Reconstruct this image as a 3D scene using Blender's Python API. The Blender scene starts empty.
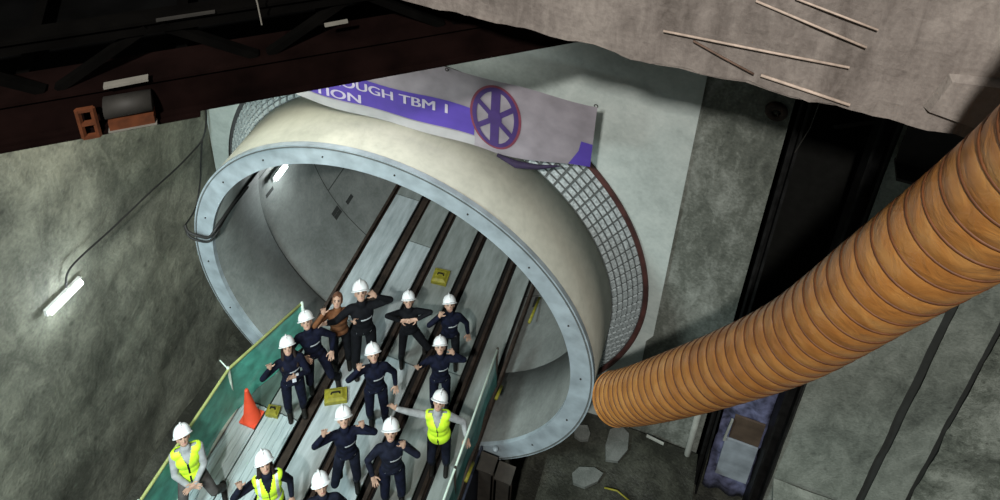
import bpy, bmesh, math, random
from mathutils import Vector, Matrix, noise
random.seed(7)
SC = bpy.context.scene
COL = SC.collection
PI = math.pi
ZF = -1.96            # top of the deck; the origin is the centre of the tunnel ring's mouth

# ------------------------------------------------------------------ object helpers
def obj(name, me, parent=None, mats=(), smooth=False):
    o = bpy.data.objects.new(name, me)
    COL.objects.link(o)
    for m in mats:
        me.materials.append(m)
    if parent is not None:
        o.parent = parent
    if smooth:
        for p in me.polygons:
            p.use_smooth = True
    return o

def tag(o, label, cat, group=None, kind=None):
    o['label'] = label
    o['category'] = cat
    if group: o['group'] = group
    if kind: o['kind'] = kind
    return o

def thing(name, loc, label, cat, group=None, rz=0.0):
    o = bpy.data.objects.new(name, None)
    COL.objects.link(o)
    o.empty_display_size = 0.1
    o.location = loc
    o.rotation_euler = (0, 0, rz)
    return tag(o, label, cat, group)

def struct(name, me, mats, smooth=False, parent=None):
    o = obj(name, me, parent, mats, smooth)
    o['kind'] = 'structure'
    return o

class MB:
    """collects shapes for one mesh"""
    def __init__(self):
        self.v = []; self.f = []; self.mi = []
    def add(self, vs, fs, m=0):
        b = len(self.v)
        self.v += [tuple(p) for p in vs]
        for f in fs:
            self.f.append(tuple(i + b for i in f)); self.mi.append(m)
        return self
    def box(self, lo, hi, m=0, mat=None):
        x0, y0, z0 = lo; x1, y1, z1 = hi
        vs = [Vector(p) for p in ((x0,y0,z0),(x1,y0,z0),(x1,y1,z0),(x0,y1,z0),(x0,y0,z1),(x1,y0,z1),(x1,y1,z1),(x0,y1,z1))]
        if mat is not None: vs = [mat @ p for p in vs]
        return self.add(vs, [(3,2,1,0),(4,5,6,7),(0,1,5,4),(1,2,6,5),(2,3,7,6),(3,0,4,7)], m)
    def bar(self, a, b, w, h, m=0, up=(0,0,1)):
        """a rectangular bar from a to b; w across, h along up"""
        a = Vector(a); b = Vector(b); d = (b - a); L = d.length; d.normalize()
        u = Vector(up); s = d.cross(u)
        if s.length < 1e-4: s = d.cross(Vector((1,0,0)))
        s.normalize(); u = s.cross(d)
        M = Matrix(((s.x,d.x,u.x,a.x),(s.y,d.y,u.y,a.y),(s.z,d.z,u.z,a.z),(0,0,0,1)))
        return self.box((-w/2,0,-h/2),(w/2,L,h/2), m, M)
    def tube(self, pts, r, n=10, m=0, closed=False, cap=True):
        pts = [Vector(p) for p in pts]
        rs = r if isinstance(r, (list, tuple)) else [r]*len(pts)
        N = len(pts); rings = []
        prev = None
        for i, p in enumerate(pts):
            if closed: t = pts[(i+1) % N] - pts[i-1]
            elif i == 0: t = pts[1] - p
            elif i == N-1: t = p - pts[i-1]
            else: t = pts[i+1] - pts[i-1]
            t.normalize()
            if prev is None:
                s = t.cross(Vector((0,0,1)))
                if s.length < 1e-3: s = t.cross(Vector((1,0,0)))
            else:
                s = prev - t*prev.dot(t)
            s.normalize(); prev = s; u = t.cross(s)
            rings.append([p + (s*math.cos(2*PI*k/n) + u*math.sin(2*PI*k/n))*rs[i] for k in range(n)])
        vs = [q for rg in rings for q in rg]; fs = []
        for i in range(N if closed else N-1):
            j = (i+1) % N
            for k in range(n):
                l = (k+1) % n
                fs.append((i*n+k, j*n+k, j*n+l, i*n+l))
        if cap and not closed:
            fs.append(tuple(range(n))); fs.append(tuple((N-1)*n+k for k in reversed(range(n))))
        return self.add(vs, fs, m)
    def lathe(self, prof, n=48, axis='z', c=(0,0,0), m=0, closed=False):
        """prof = [(radius, along)]"""
        vs = []; fs = []; P = len(prof)
        for k in range(n):
            a = 2*PI*k/n
            for r, h in prof:
                if axis == 'z': q = (c[0]+r*math.cos(a), c[1]+r*math.sin(a), c[2]+h)
                else: q = (c[0]+r*math.cos(a), c[1]+h, c[2]+r*math.sin(a))
                vs.append(q)
        for k in range(n):
            l = (k+1) % n
            for i in range(P if closed else P-1):
                j = (i+1) % P
                f = (k*P+i, l*P+i, l*P+j, k*P+j)
                fs.append(f if axis == 'z' else f[::-1])
        return self.add(vs, fs, m)
    def capsule(self, p0, r0, p1, r1, n=14, m=0):
        p0 = Vector(p0); p1 = Vector(p1); d = p1 - p0
        if d.length < 1e-5: d = Vector((0,0,1e-3)); p1 = p0 + d
        t = d.normalized(); pts = []; rs = []
        for a in (-85,-65,-45,-22,0):
            a = math.radians(a); pts.append(p0 + t*r0*math.sin(a)); rs.append(r0*math.cos(a))
        for a in (0,22,45,65,85):
            a = math.radians(a); pts.append(p1 + t*r1*math.sin(a)); rs.append(r1*math.cos(a))
        return self.tube(pts, rs, n, m)
    def ell(self, c, r, M=None, n=20, k=12, m=0):
        c = Vector(c); vs = []; fs = []
        for i in range(1, k):
            a = PI*i/k
            for j in range(n):
                b = 2*PI*j/n
                q = Vector((r[0]*math.sin(a)*math.cos(b), r[1]*math.sin(a)*math.sin(b), r[2]*math.cos(a)))
                vs.append(q)
        top = len(vs); vs.append(Vector((0,0,r[2]))); bot = len(vs); vs.append(Vector((0,0,-r[2])))
        for i in range(k-2):
            for j in range(n):
                l = (j+1) % n
                fs.append((i*n+j, (i+1)*n+j, (i+1)*n+l, i*n+l))
        for j in range(n):
            l = (j+1) % n
            fs.append((top, j, l)); fs.append((bot, (k-2)*n+l, (k-2)*n+j))
        if M is not None: vs = [M @ q for q in vs]
        return self.add([q + c for q in vs], fs, m)
    def xf(self, M):
        self.v = [tuple(M @ Vector(p)) for p in self.v]; return self
    def mesh(self, name='mesh'):
        me = bpy.data.meshes.new(name)
        me.from_pydata(self.v, [], self.f)
        for p, m in zip(me.polygons, self.mi): p.material_index = m
        bm = bmesh.new(); bm.from_mesh(me); bmesh.ops.recalc_face_normals(bm, faces=bm.faces); bm.to_mesh(me); bm.free()
        me.update()
        return me
    def build(self, name, mats, parent=None, smooth=False):
        if not isinstance(mats, (list, tuple)): mats = [mats]
        return obj(name, self.mesh(name), parent, mats, smooth)

def grid_plane(o, u, v, nu, nv, disp=None):
    """a rough rectangular sheet: origin o, edges u and v, displaced along the normal by disp(point)"""
    o = Vector(o); u = Vector(u); v = Vector(v); n = u.cross(v).normalized()
    vs = []; fs = []
    for j in range(nv+1):
        for i in range(nu+1):
            p = o + u*(i/nu) + v*(j/nv)
            if disp: p = p + n*disp(p)
            vs.append(p)
    for j in range(nv):
        for i in range(nu):
            a = j*(nu+1)+i
            fs.append((a, a+1, a+nu+2, a+nu+1))
    return MB().add(vs, fs)

# ------------------------------------------------------------------ materials
def nodes(name):
    m = bpy.data.materials.new(name); m.use_nodes = True
    nt = m.node_tree
    return m, nt, nt.nodes['Principled BSDF']

def plain(name, c, rough=0.6, metal=0.0, var=0.12, scale=8.0, emit=None, es=0.0, bump=0.0):
    m, nt, b = nodes(name)
    tc = nt.nodes.new('ShaderNodeTexCoord'); nz = nt.nodes.new('ShaderNodeTexNoise')
    nz.inputs['Scale'].default_value = scale; nz.inputs['Detail'].default_value = 6
    nt.links.new(tc.outputs['Object'], nz.inputs['Vector'])
    cr = nt.nodes.new('ShaderNodeValToRGB')
    lo = [max(0, x*(1-var)) for x in c]; hi = [min(1, x*(1+var)) for x in c]
    cr.color_ramp.elements[0].position = .32; cr.color_ramp.elements[1].position = .68
    cr.color_ramp.elements[0].color = (*lo, 1); cr.color_ramp.elements[1].color = (*hi, 1)
    nt.links.new(nz.outputs['Fac'], cr.inputs['Fac']); nt.links.new(cr.outputs['Color'], b.inputs['Base Color'])
    b.inputs['Roughness'].default_value = rough; b.inputs['Metallic'].default_value = metal
    if emit:
        b.inputs['Emission Color'].default_value = (*emit, 1); b.inputs['Emission Strength'].default_value = es
    if bump:
        bp = nt.nodes.new('ShaderNodeBump'); bp.inputs['Strength'].default_value = bump; bp.inputs['Distance'].default_value = .02
        nt.links.new(nz.outputs['Fac'], bp.inputs['Height']); nt.links.new(bp.outputs['Normal'], b.inputs['Normal'])
    return m

def concrete(name, dark, mid, light, scale=1.0, bump=.5, streak=(1,1,1), spots=0.0, rough=.85, seed=0.0):
    """mottled concrete: broad stains, mid blotches, fine grain and pits"""
    m, nt, b = nodes(name)
    N = nt.nodes.new; L = nt.links.new
    tc = N('ShaderNodeTexCoord'); mp = N('ShaderNodeMapping')
    mp.inputs['Scale'].default_value = streak; mp.inputs['Location'].default_value = (seed, seed*1.7, seed*.6)
    L(tc.outputs['Object'], mp.inputs['Vector'])
    n1 = N('ShaderNodeTexNoise'); n1.inputs['Scale'].default_value = .9*scale; n1.inputs['Detail'].default_value = 9; n1.inputs['Roughness'].default_value = .62
    n2 = N('ShaderNodeTexNoise'); n2.inputs['Scale'].default_value = 4.5*scale; n2.inputs['Detail'].default_value = 8; n2.inputs['Roughness'].default_value = .7; n2.inputs['Distortion'].default_value = .6
    n3 = N('ShaderNodeTexNoise'); n3.inputs['Scale'].default_value = 26*scale; n3.inputs['Detail'].default_value = 4
    for n in (n1, n2): L(mp.outputs['Vector'], n.inputs['Vector'])
    L(tc.outputs['Object'], n3.inputs['Vector'])
    a1 = N('ShaderNodeMath'); a1.operation = 'MULTIPLY_ADD'; a1.inputs[1].default_value = .5
    L(n1.outputs['Fac'], a1.inputs[0])
    a2 = N('ShaderNodeMath'); a2.operation = 'MULTIPLY_ADD'; a2.inputs[1].default_value = .38
    L(n2.outputs['Fac'], a2.inputs[0]); L(a2.outputs[0], a1.inputs[2])
    a3 = N('ShaderNodeMath'); a3.operation = 'MULTIPLY'; a3.inputs[1].default_value = .17
    L(n3.outputs['Fac'], a3.inputs[0]); L(a3.outputs[0], a2.inputs[2])
    cr = N('ShaderNodeValToRGB'); e = cr.color_ramp.elements
    e[0].position = .36; e[0].color = (*dark, 1); e[1].position = .64; e[1].color = (*light, 1)
    x = e.new(.5); x.color = (*mid, 1)
    L(a1.outputs[0], cr.inputs['Fac'])
    out = cr.outputs['Color']
    if spots:
        vo = N('ShaderNodeTexVoronoi'); vo.inputs['Scale'].default_value = 3.2*scale; L(tc.outputs['Object'], vo.inputs['Vector'])
        r2 = N('ShaderNodeValToRGB'); r2.color_ramp.elements[0].position = .05; r2.color_ramp.elements[1].position = .16
        r2.color_ramp.elements[0].color = (1-spots,)*3+(1,); r2.color_ramp.elements[1].color = (1,1,1,1)
        L(vo.outputs['Distance'], r2.inputs['Fac'])
        mx = N('ShaderNodeMix'); mx.data_type = 'RGBA'; mx.blend_type = 'MULTIPLY'; mx.inputs['Factor'].default_value = 1
        L(out, mx.inputs['A']); L(r2.outputs['Color'], mx.inputs['B']); out = mx.outputs['Result']
    L(out, b.inputs['Base Color'])
    b.inputs['Roughness'].default_value = rough
    bp = N('ShaderNodeBump'); bp.inputs['Strength'].default_value = bump; bp.inputs['Distance'].default_value = .05
    L(a1.outputs[0], bp.inputs['Height']); L(bp.outputs['Normal'], b.inputs['Normal'])
    return m

M = {}
M['wall_left'] = concrete('stained shaft concrete', (.046,.049,.039), (.145,.149,.12), (.30,.305,.245), .9, .8, (1,1,.6), .45, .75, 3)
M['panel'] = concrete('pale headwall concrete', (.35,.40,.385), (.47,.53,.51), (.58,.635,.61), .8, .25, (1,1,1), .0, .8, 9)
M['pier'] = concrete('grey pier concrete', (.045,.052,.044), (.13,.142,.122), (.31,.33,.30), 1.1, .7, (1.3,1,.6), .25, .8, 5)
M['wall_right'] = concrete('rough right concrete', (.08,.092,.08), (.215,.24,.21), (.36,.39,.35), 1.2, 1.0, (1,1,.55), .25, .8, 14)
M['wall_scabbled'] = concrete('scabbled concrete', (.04,.047,.04), (.17,.19,.16), (.42,.45,.40), 1.8, 1.0, (1,1,.8), .5, .9, 21)
M['slab'] = concrete('warm capping beam concrete', (.095,.078,.068), (.185,.158,.142), (.28,.245,.22), 1.3, .5, (1.8,1,.5), .15, .8, 31)
M['mud'] = concrete('wet dark shaft floor', (.007,.0075,.005), (.02,.021,.015), (.065,.068,.052), 1.2, .8, (1,1,1), .0, .55, 41)
M['lining'] = concrete('tunnel lining concrete', (.085,.093,.088), (.14,.152,.145), (.20,.215,.205), .9, .25, (1,1,1), .0, .7, 51)
M['lining_dark'] = plain('dark bolt pocket', (.018,.02,.019), .9)
M['joint'] = plain('segment joint', (.04,.044,.041), .9)
M['black'] = plain('recess shade black', (.012,.012,.011), .85)  # recess shade put into the colour, also the dark at the tunnel's end
M['steel_shade_black'] = plain('black steel', (.016,.016,.016), .5, .2, .4, 5)  # shadow on the right-hand recess column is put into this black
M['ringface'] = plain('blue white painted steel', (.33,.39,.43), .4, 0, .22, 4)
M['shell'] = concrete('cream tube skin', (.32,.32,.275), (.42,.415,.355), (.50,.495,.425), .5, .06, (1,1,1), 0, .55, 61)
M['stud'] = plain('grey stud blocks', (.43,.485,.50), .6, 0, .35, 30)
M['studgap'] = plain('dark stud joints', (.10,.112,.112), .8)
M['redseal'] = plain('dark red seal', (.075,.028,.025), .6, 0, .4, 5)
M['rust'] = plain('rust brown steel', (.03,.016,.011), .7, .2, .6, 10)
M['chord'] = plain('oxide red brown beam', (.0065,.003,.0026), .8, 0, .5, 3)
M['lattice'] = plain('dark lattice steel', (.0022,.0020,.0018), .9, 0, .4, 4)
M['shade_backing'] = plain('black gantry decking', (.003,.003,.003), .9, 0, .4, 3)
M['orange'] = plain('orange paint', (.12,.035,.012), .6, 0, .3, 12)
M['dull'] = plain('dull grey metal', (.022,.020,.017), .7, 0, .3, 9)
M['whitestrip'] = plain('pale plate', (.2,.19,.165), .6)
M['banner'] = plain('grey white banner cloth', (.29,.265,.30), .75, 0, .22, 3)
M['bannerlow'] = plain('pale banner edge', (.40,.40,.42), .75, 0, .08, 5)
M['purple'] = plain('violet blue print', (.085,.05,.36), .7, 0, .08, 5)
M['purpledark'] = plain('dark violet print', (.055,.028,.15), .7, 0, .15, 6)
M['redprint'] = plain('dull red print', (.19,.04,.07), .7, 0, .15, 8)
M['hem'] = plain('dark hem', (.025,.015,.05), .8, 0, .3, 6)
M['white'] = plain('white lettering', (.52,.48,.60), .7, 0, .04, 5)
M['rail'] = plain('brown rail', (.042,.029,.022), .5, .35, .4, 12)
M['gap'] = plain('black track gap', (.008,.008,.008), .9)
M['cone'] = plain('orange red cone', (.60,.06,.02), .55, 0, .1, 6)
M['yellow'] = plain('dirty yellow', (.22,.20,.015), .6, 0, .25, 14)
M['hat'] = plain('white hard hat', (.74,.76,.78), .3, 0, .04, 10)
M['navy'] = plain('navy work cloth', (.0038,.005,.015), .85, 0, .5, 14, bump=.3)
M['navygrey'] = plain('dark blue grey work cloth', (.007,.0085,.018), .85, 0, .4, 14, bump=.3)
M['blackcloth'] = plain('black work cloth', (.0038,.0042,.006), .85, 0, .4, 14, bump=.3)
M['greycloth'] = plain('light grey cloth', (.30,.31,.32), .85, 0, .2, 12, bump=.3)
M['greytrouser'] = plain('dark grey trousers', (.075,.07,.068), .85, 0, .3, 12, bump=.3)
M['browncloth'] = plain('brown cloth', (.13,.055,.025), .85, 0, .4, 9, bump=.3)
M['hivis'] = plain('fluorescent yellow vest', (.56,.84,.03), .6, 0, .15, 12, emit=(.5,.8,.03), es=.06)  # slight glow put into the cloth to brighten the vest
M['reflect'] = plain('reflective grey band', (.50,.52,.55), .4)
M['skin'] = plain('tan skin', (.42,.26,.19), .55, 0, .08, 20)
M['skindark'] = plain('dark eyes', (.03,.02,.018), .4)
M['lips'] = plain('lips', (.30,.12,.10), .5)
M['hair'] = plain('black brown hair', (.018,.012,.010), .6, 0, .4, 30)
M['brownhair'] = plain('brown hair', (.10,.04,.018), .6, 0, .4, 30)
M['boot'] = plain('black boots', (.012,.011,.010), .6)
M['badge'] = plain('white badge', (.75,.77,.85), .4)
M['cable'] = plain('black cable', (.012,.012,.012), .6)
M['rebar'] = plain('pale weathered bar', (.44,.35,.29), .7, 0, .2, 20)
M['rebar_rust'] = plain('rusty bar', (.12,.075,.055), .75, 0, .4, 20)
M['pipe'] = plain('pale grey pipe', (.34,.35,.32), .5, 0, .15, 6)
M['shade_beam'] = plain('dark brown waler', (.010,.007,.006), .8, 0, .5, 4)
M['tarp'] = plain('blue violet sheet', (.13,.14,.24), .5, 0, .7, 7)
M['brownboard'] = plain('brown board', (.085,.058,.040), .7, 0, .3, 4)
M['whiteboard'] = plain('pale blue grey board', (.30,.34,.38), .6, 0, .25, 4)
M['sidepost'] = plain('brown grey steel post', (.032,.026,.02), .7, 0, .5, 6)
M['skirt'] = plain('blue black skirt', (.012,.016,.032), .7, 0, .5, 4)
M['railyellow'] = plain('yellow green rail', (.30,.34,.12), .5, 0, .15, 8)
M['railpale'] = plain('pale green rail', (.58,.70,.62), .5, 0, .15, 8)
M['lampglow'] = plain('lamp glow', (1,1,1), .4, 0, 0, 5, emit=(.92,1,1), es=14)
M['lampglow2'] = plain('tunnel lamp glow', (1,1,1), .4, 0, 0, 5, emit=(.95,1,1), es=12)
M['lampbody'] = plain('lamp body', (.55,.56,.55), .5)
M['stone'] = concrete('pale loose slabs', (.075,.085,.078), (.12,.13,.12), (.17,.18,.17), 2, .5)

def steel_deck(name, ca, cb, rough, sx, metal=.15, ribs=0.0):
    """galvanised plate: long streaks running with the track"""
    m, nt, b = nodes(name); N = nt.nodes.new; L = nt.links.new
    tc = N('ShaderNodeTexCoord'); mp = N('ShaderNodeMapping'); mp.inputs['Scale'].default_value = (sx, .9, 1)
    L(tc.outputs['Object'], mp.inputs['Vector'])
    n1 = N('ShaderNodeTexNoise'); n1.inputs['Scale'].default_value = 2.2; n1.inputs['Detail'].default_value = 8; n1.inputs['Roughness'].default_value = .65
    L(mp.outputs['Vector'], n1.inputs['Vector'])
    cr = N('ShaderNodeValToRGB'); cr.color_ramp.elements[0].position = .3; cr.color_ramp.elements[1].position = .7
    cr.color_ramp.elements[0].color = (*ca,1); cr.color_ramp.elements[1].color = (*cb,1)
    L(n1.outputs['Fac'], cr.inputs['Fac']); L(cr.outputs['Color'], b.inputs['Base Color'])
    b.inputs['Roughness'].default_value = rough; b.inputs['Metallic'].default_value = metal
    return m
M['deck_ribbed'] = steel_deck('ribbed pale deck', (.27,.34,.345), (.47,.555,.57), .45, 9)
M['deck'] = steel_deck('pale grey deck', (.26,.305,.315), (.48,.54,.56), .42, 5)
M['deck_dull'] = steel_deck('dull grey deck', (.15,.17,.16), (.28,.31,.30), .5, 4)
M['deck_shade'] = steel_deck('green grey deck with shade in colour', (.03,.055,.045), (.08,.13,.11), .6, 4)  # shade behind the cone is put into this deck colour

def netting(name, c, alpha):
    m, nt, b = nodes(name); N = nt.nodes.new; L = nt.links.new
    tc = N('ShaderNodeTexCoord'); nz = N('ShaderNodeTexNoise'); nz.inputs['Scale'].default_value = 5; nz.inputs['Detail'].default_value = 5
    L(tc.outputs['Object'], nz.inputs['Vector'])
    cr = N('ShaderNodeValToRGB'); cr.color_ramp.elements[0].position = .35; cr.color_ramp.elements[1].position = .7
    cr.color_ramp.elements[0].color = (*[x*.7 for x in c],1); cr.color_ramp.elements[1].color = (*[min(1,x*1.3) for x in c],1)
    L(nz.outputs['Fac'], cr.inputs['Fac']); L(cr.outputs['Color'], b.inputs['Base Color'])
    b.inputs['Roughness'].default_value = .6; b.inputs['Alpha'].default_value = alpha
    return m
M['net'] = netting('green safety netting', (.10,.46,.36), .86)
M['net_dark'] = netting('blue green safety netting', (.09,.32,.30), .74)

# duct cloth: wrinkled orange fabric
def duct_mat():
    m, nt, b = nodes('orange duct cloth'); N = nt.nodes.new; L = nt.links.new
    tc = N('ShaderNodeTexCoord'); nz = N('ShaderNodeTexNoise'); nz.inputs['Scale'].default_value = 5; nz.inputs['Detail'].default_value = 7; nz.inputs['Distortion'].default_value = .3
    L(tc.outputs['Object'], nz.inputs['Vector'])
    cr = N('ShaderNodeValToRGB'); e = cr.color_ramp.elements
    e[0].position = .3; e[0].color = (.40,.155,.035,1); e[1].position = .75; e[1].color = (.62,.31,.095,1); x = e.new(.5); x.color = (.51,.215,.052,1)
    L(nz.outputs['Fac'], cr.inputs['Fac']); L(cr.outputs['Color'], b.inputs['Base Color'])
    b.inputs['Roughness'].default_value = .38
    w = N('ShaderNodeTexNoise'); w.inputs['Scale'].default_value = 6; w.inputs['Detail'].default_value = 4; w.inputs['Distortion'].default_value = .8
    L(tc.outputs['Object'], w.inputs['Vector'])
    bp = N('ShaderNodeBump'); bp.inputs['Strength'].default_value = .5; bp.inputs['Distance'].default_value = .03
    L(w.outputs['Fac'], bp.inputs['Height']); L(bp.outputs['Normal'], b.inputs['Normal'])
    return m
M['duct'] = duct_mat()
M['ductrib'] = plain('dark duct spiral', (.11,.035,.008), .6, 0, .3, 10)

for k in ('navy','navygrey','blackcloth','greytrouser','browncloth','hair','boot'):
    M[k].node_tree.nodes['Principled BSDF'].inputs['Specular IOR Level'].default_value = .15
for k in ('chord','lattice','shade_backing','black','steel_shade_black'):
    M[k].node_tree.nodes['Principled BSDF'].inputs['Specular IOR Level'].default_value = .03

# ------------------------------------------------------------------ the shaft
def rough_disp(amp, sc, seed):
    def d(p):
        q = Vector((p.x*sc+seed, p.y*sc, p.z*sc))
        return amp*noise.fractal(q, 1.0, 2.0, 5, noise_basis='PERLIN_ORIGINAL')
    return d

struct('floor', grid_plane((-5,-8,-4), (15,0,0), (0,11,0), 60, 44, rough_disp(.06,1.2,3)).mesh('floor'), [M['mud']], True)
me = grid_plane((-3.62,-9,-4.2), (0,10.6,0), (0,0,13.5), 110, 130, rough_disp(.05,.9,11)).mesh('wall_left')
struct('wall_left', me, [M['wall_left']], True)

def holed(poly, R, y, n=128, c=(0,0)):
    """a flat plate in the plane y with a round hole of radius R and a star-shaped outline poly"""
    outer = []
    for k in range(n):
        a = 2*PI*k/n; dx, dz = math.cos(a), math.sin(a); best = None
        for i in range(len(poly)):
            x0, z0 = poly[i]; x1, z1 = poly[(i+1) % len(poly)]
            ex, ez = x1-x0, z1-z0; den = dx*ez - dz*ex
            if abs(den) < 1e-9: continue
            t = (x0*ez - z0*ex)/den; s = (x0*dz - z0*dx)/den
            if t > 0 and -1e-6 <= s <= 1+1e-6 and (best is None or t < best): best = t
        outer.append((dx*best, dz*best))
    mb = MB(); ks = 8; vs = []; fs = []
    for j in range(ks+1):
        f = j/ks
        for k in range(n):
            a = 2*PI*k/n
            vs.append((R*math.cos(a)*(1-f)+outer[k][0]*f, y, R*math.sin(a)*(1-f)+outer[k][1]*f))
    for j in range(ks):
        for k in range(n):
            l = (k+1) % n
            fs.append((j*n+k, j*n+l, (j+1)*n+l, (j+1)*n+k))
    return mb.add(vs, fs)

mb = holed([(-3.7,-4.1),(4.47,-4.1),(4.47,9.2),(-3.7,9.2)], 3.34, 1.42)
mb.box((4.43,1.42,-4.1),(4.47,3.0,9.2))           # flank of the recess
struct('wall_back', mb.mesh('wall_back'), [M['pier']])
mb = holed([(-3.6,-3.6),(3.40,-3.6),(3.40,-.6),(3.48,-.6),(3.48,9.0),(-3.6,9.0)], 3.32, 1.36)
struct('wall_panel', mb.mesh('wall_panel'), [M['panel']])
# recess between pier and right wall
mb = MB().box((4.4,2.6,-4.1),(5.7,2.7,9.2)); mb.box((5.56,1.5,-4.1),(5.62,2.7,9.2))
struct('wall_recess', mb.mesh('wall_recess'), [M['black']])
# right wall: three pours with open joints between
for i, (x0, x1, k) in enumerate(((5.5,6.60,'wall_right'),(6.70,7.14,'wall_right'),(7.20,12.0,'wall_scabbled'))):
    me = grid_plane((x0,1.38,-4.1), (x1-x0,0,0), (0,0,13.2), max(8,int((x1-x0)*12)), 110, rough_disp(.03 if i < 2 else .07,1.4,20+i)).mesh('wall_right')
    struct('wall_right' if i == 0 else 'wall_right.%03d' % i, me, [M[k]], True)
struct('wall_right_joint', MB().box((5.5,1.44,-4.1),(12,1.5,9.1)).mesh('wall_right_joint'), [M['joint']])
# filled floor at the foot of the pier
me = grid_plane((2.35,-3.2,-2.80), (2.1,0,0), (0,4.55,0), 24, 50, rough_disp(.05,1.6,8)).mesh('floor_bank')
struct('floor_bank', me, [M['mud']], True)
me = grid_plane((5.52,-2.0,-2.72), (6.5,0,0), (0,3.35,0), 50, 30, rough_disp(.05,1.3,18)).mesh('floor_ledge')
struct('floor_ledge', me, [M['wall_right']], True)

# capping beam overhead
mb = grid_plane((-.4,-2.0,6.83), (10.5,0,0), (0,0,4.2), 180, 72, rough_disp(.022,2.2,5))
mb.add(*(lambda g: (g.v, g.f))(grid_plane((-.4,-2.0,6.83), (0,3.4,0), (10.5,0,0), 20, 80, rough_disp(.03,2.0,6))))
for i, (x, y, z) in enumerate(mb.v):
    if z < 6.86: mb.v[i] = (x, y, z+.035*noise.noise(Vector((x*3.1, 0, 1.7)))+.018*noise.noise(Vector((x*11, 2, 0))))
struct('wall_top', mb.mesh('wall_top'), [M['slab']], False)

# tunnel lining beyond the ring
def lining():
    mb = MB(); n = 96; ys = [1.04+.35*i for i in range(38)]; R = 2.68
    vs = [(R*math.cos(2*PI*k/n), y, R*math.sin(2*PI*k/n)) for y in ys for k in range(n)]
    fs = [(i*n+k, i*n+(k+1)%n, (i+1)*n+(k+1)%n, (i+1)*n+k) for i in range(len(ys)-1) for k in range(n)]
    mb.add(vs, fs, 0)
    def patch(y0, y1, a0, a1, m, r=R-.006):
        q = max(2, int(abs(a1-a0)/.06)+1); vs = []
        for i in range(q):
            a = a0+(a1-a0)*i/(q-1); vs += [(r*math.cos(a), y0, r*math.sin(a)), (r*math.cos(a), y1, r*math.sin(a))]
        mb.add(vs, [(2*i, 2*i+1, 2*i+3, 2*i+2) for i in range(q-1)], m)
    rng = random.Random(4)
    for j in range(9):
        y = 1.15+1.4*j
        patch(y-.008, y+.008, 0, 2*PI, 2)
        for s in range(6):
            a = s*PI/3 + (.5 if j % 2 else .95)
            patch(y, y+1.4, a-.004, a+.004, 2)
            for d in (-.28, .22, .72):
                aa = a+d+rng.uniform(-.06,.06); yy = y+rng.choice((.16,.2,1.18,1.22))
                patch(yy, yy+.20, aa-.014, aa+.014, 1)
            if rng.random() < .6:
                aa = a+.5; yy = y+.65; patch(yy, yy+.09, aa-.02, aa+.02, 1)
    return mb
struct('wall_tunnel', lining().mesh('wall_tunnel'), [M['lining'], M['lining_dark'], M['joint']], True)
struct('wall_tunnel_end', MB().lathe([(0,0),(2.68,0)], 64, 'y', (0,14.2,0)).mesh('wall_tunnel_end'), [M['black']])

# ------------------------------------------------------------------ tunnel ring
rg = thing('tunnel_ring', (0,0,0), 'huge cream steel tunnel ring with pale blue front flange standing out of the back wall', 'tunnel ring')
MB().lathe([(2.885,.03),(2.90,.03),(2.90,1.02),(2.80,1.02),(2.64,1.02),(2.64,.06)], 160, 'y', closed=True).build('shell', M['shell'], rg, True)
fl = MB().lathe([(2.61,-.01),(2.905,-.01),(2.905,.05),(2.61,.05)], 160, 'y', closed=True)
fl.build('front_flange', M['ringface'], rg)
MB().lathe([(2.61,.05),(2.64,.05),(2.64,1.1),(2.61,1.1)], 160, 'y', closed=True).build('inner_skin', M['lining'], rg, True)
MB().lathe([(2.865,-.018),(2.882,-.018),(2.882,-.009),(2.865,-.009)], 160, 'y', closed=True).build('flange_groove', M['studgap'], rg)
for k in range(18):
    a = 2*PI*k/18 + .07
    b = MB().lathe([(0,-.012),(.011,-.012),(.011,0)], 8, 'y', (2.74*math.cos(a), -.01, 2.74*math.sin(a)))
    b.build('bolt', M['dull'], rg)
# studded collar (rows of blocks) between tube and wall
col = MB().lathe([(2.90,1.02),(3.24,1.36),(3.16,1.36),(2.84,1.02)], 160, 'y', closed=True, m=1)
rows = 6; per = 120
for i in range(rows):
    t0 = (i+.14)/rows; t1 = (i+.86)/rows
    for k in range(per):
        a0 = 2*PI*(k+.14)/per; a1 = 2*PI*(k+.86)/per
        vs = []
        for lift in (0,.022):
            for t, a in ((t0,a0),(t1,a0),(t1,a1),(t0,a1)):
                r = 2.90+.34*t+lift*.7; y = 1.02+.34*t-lift*.7
                vs.append((r*math.cos(a), y, r*math.sin(a)))
        col.add(vs, [(4,5,6,7),(0,1,5,4),(1,2,6,5),(2,3,7,6),(3,0,4,7)], 0)
c = col.build('studded_collar', [M['stud'], M['studgap']], rg)
c['label'] = 'collar of grey stud blocks with dark joints'
MB().tube([(3.29*math.cos(a), 1.335, 3.29*math.sin(a)) for a in [math.radians(-75+1.25*k) for k in range(121)]], .038, 8).build('seal', M['redseal'], rg, True)

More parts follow.
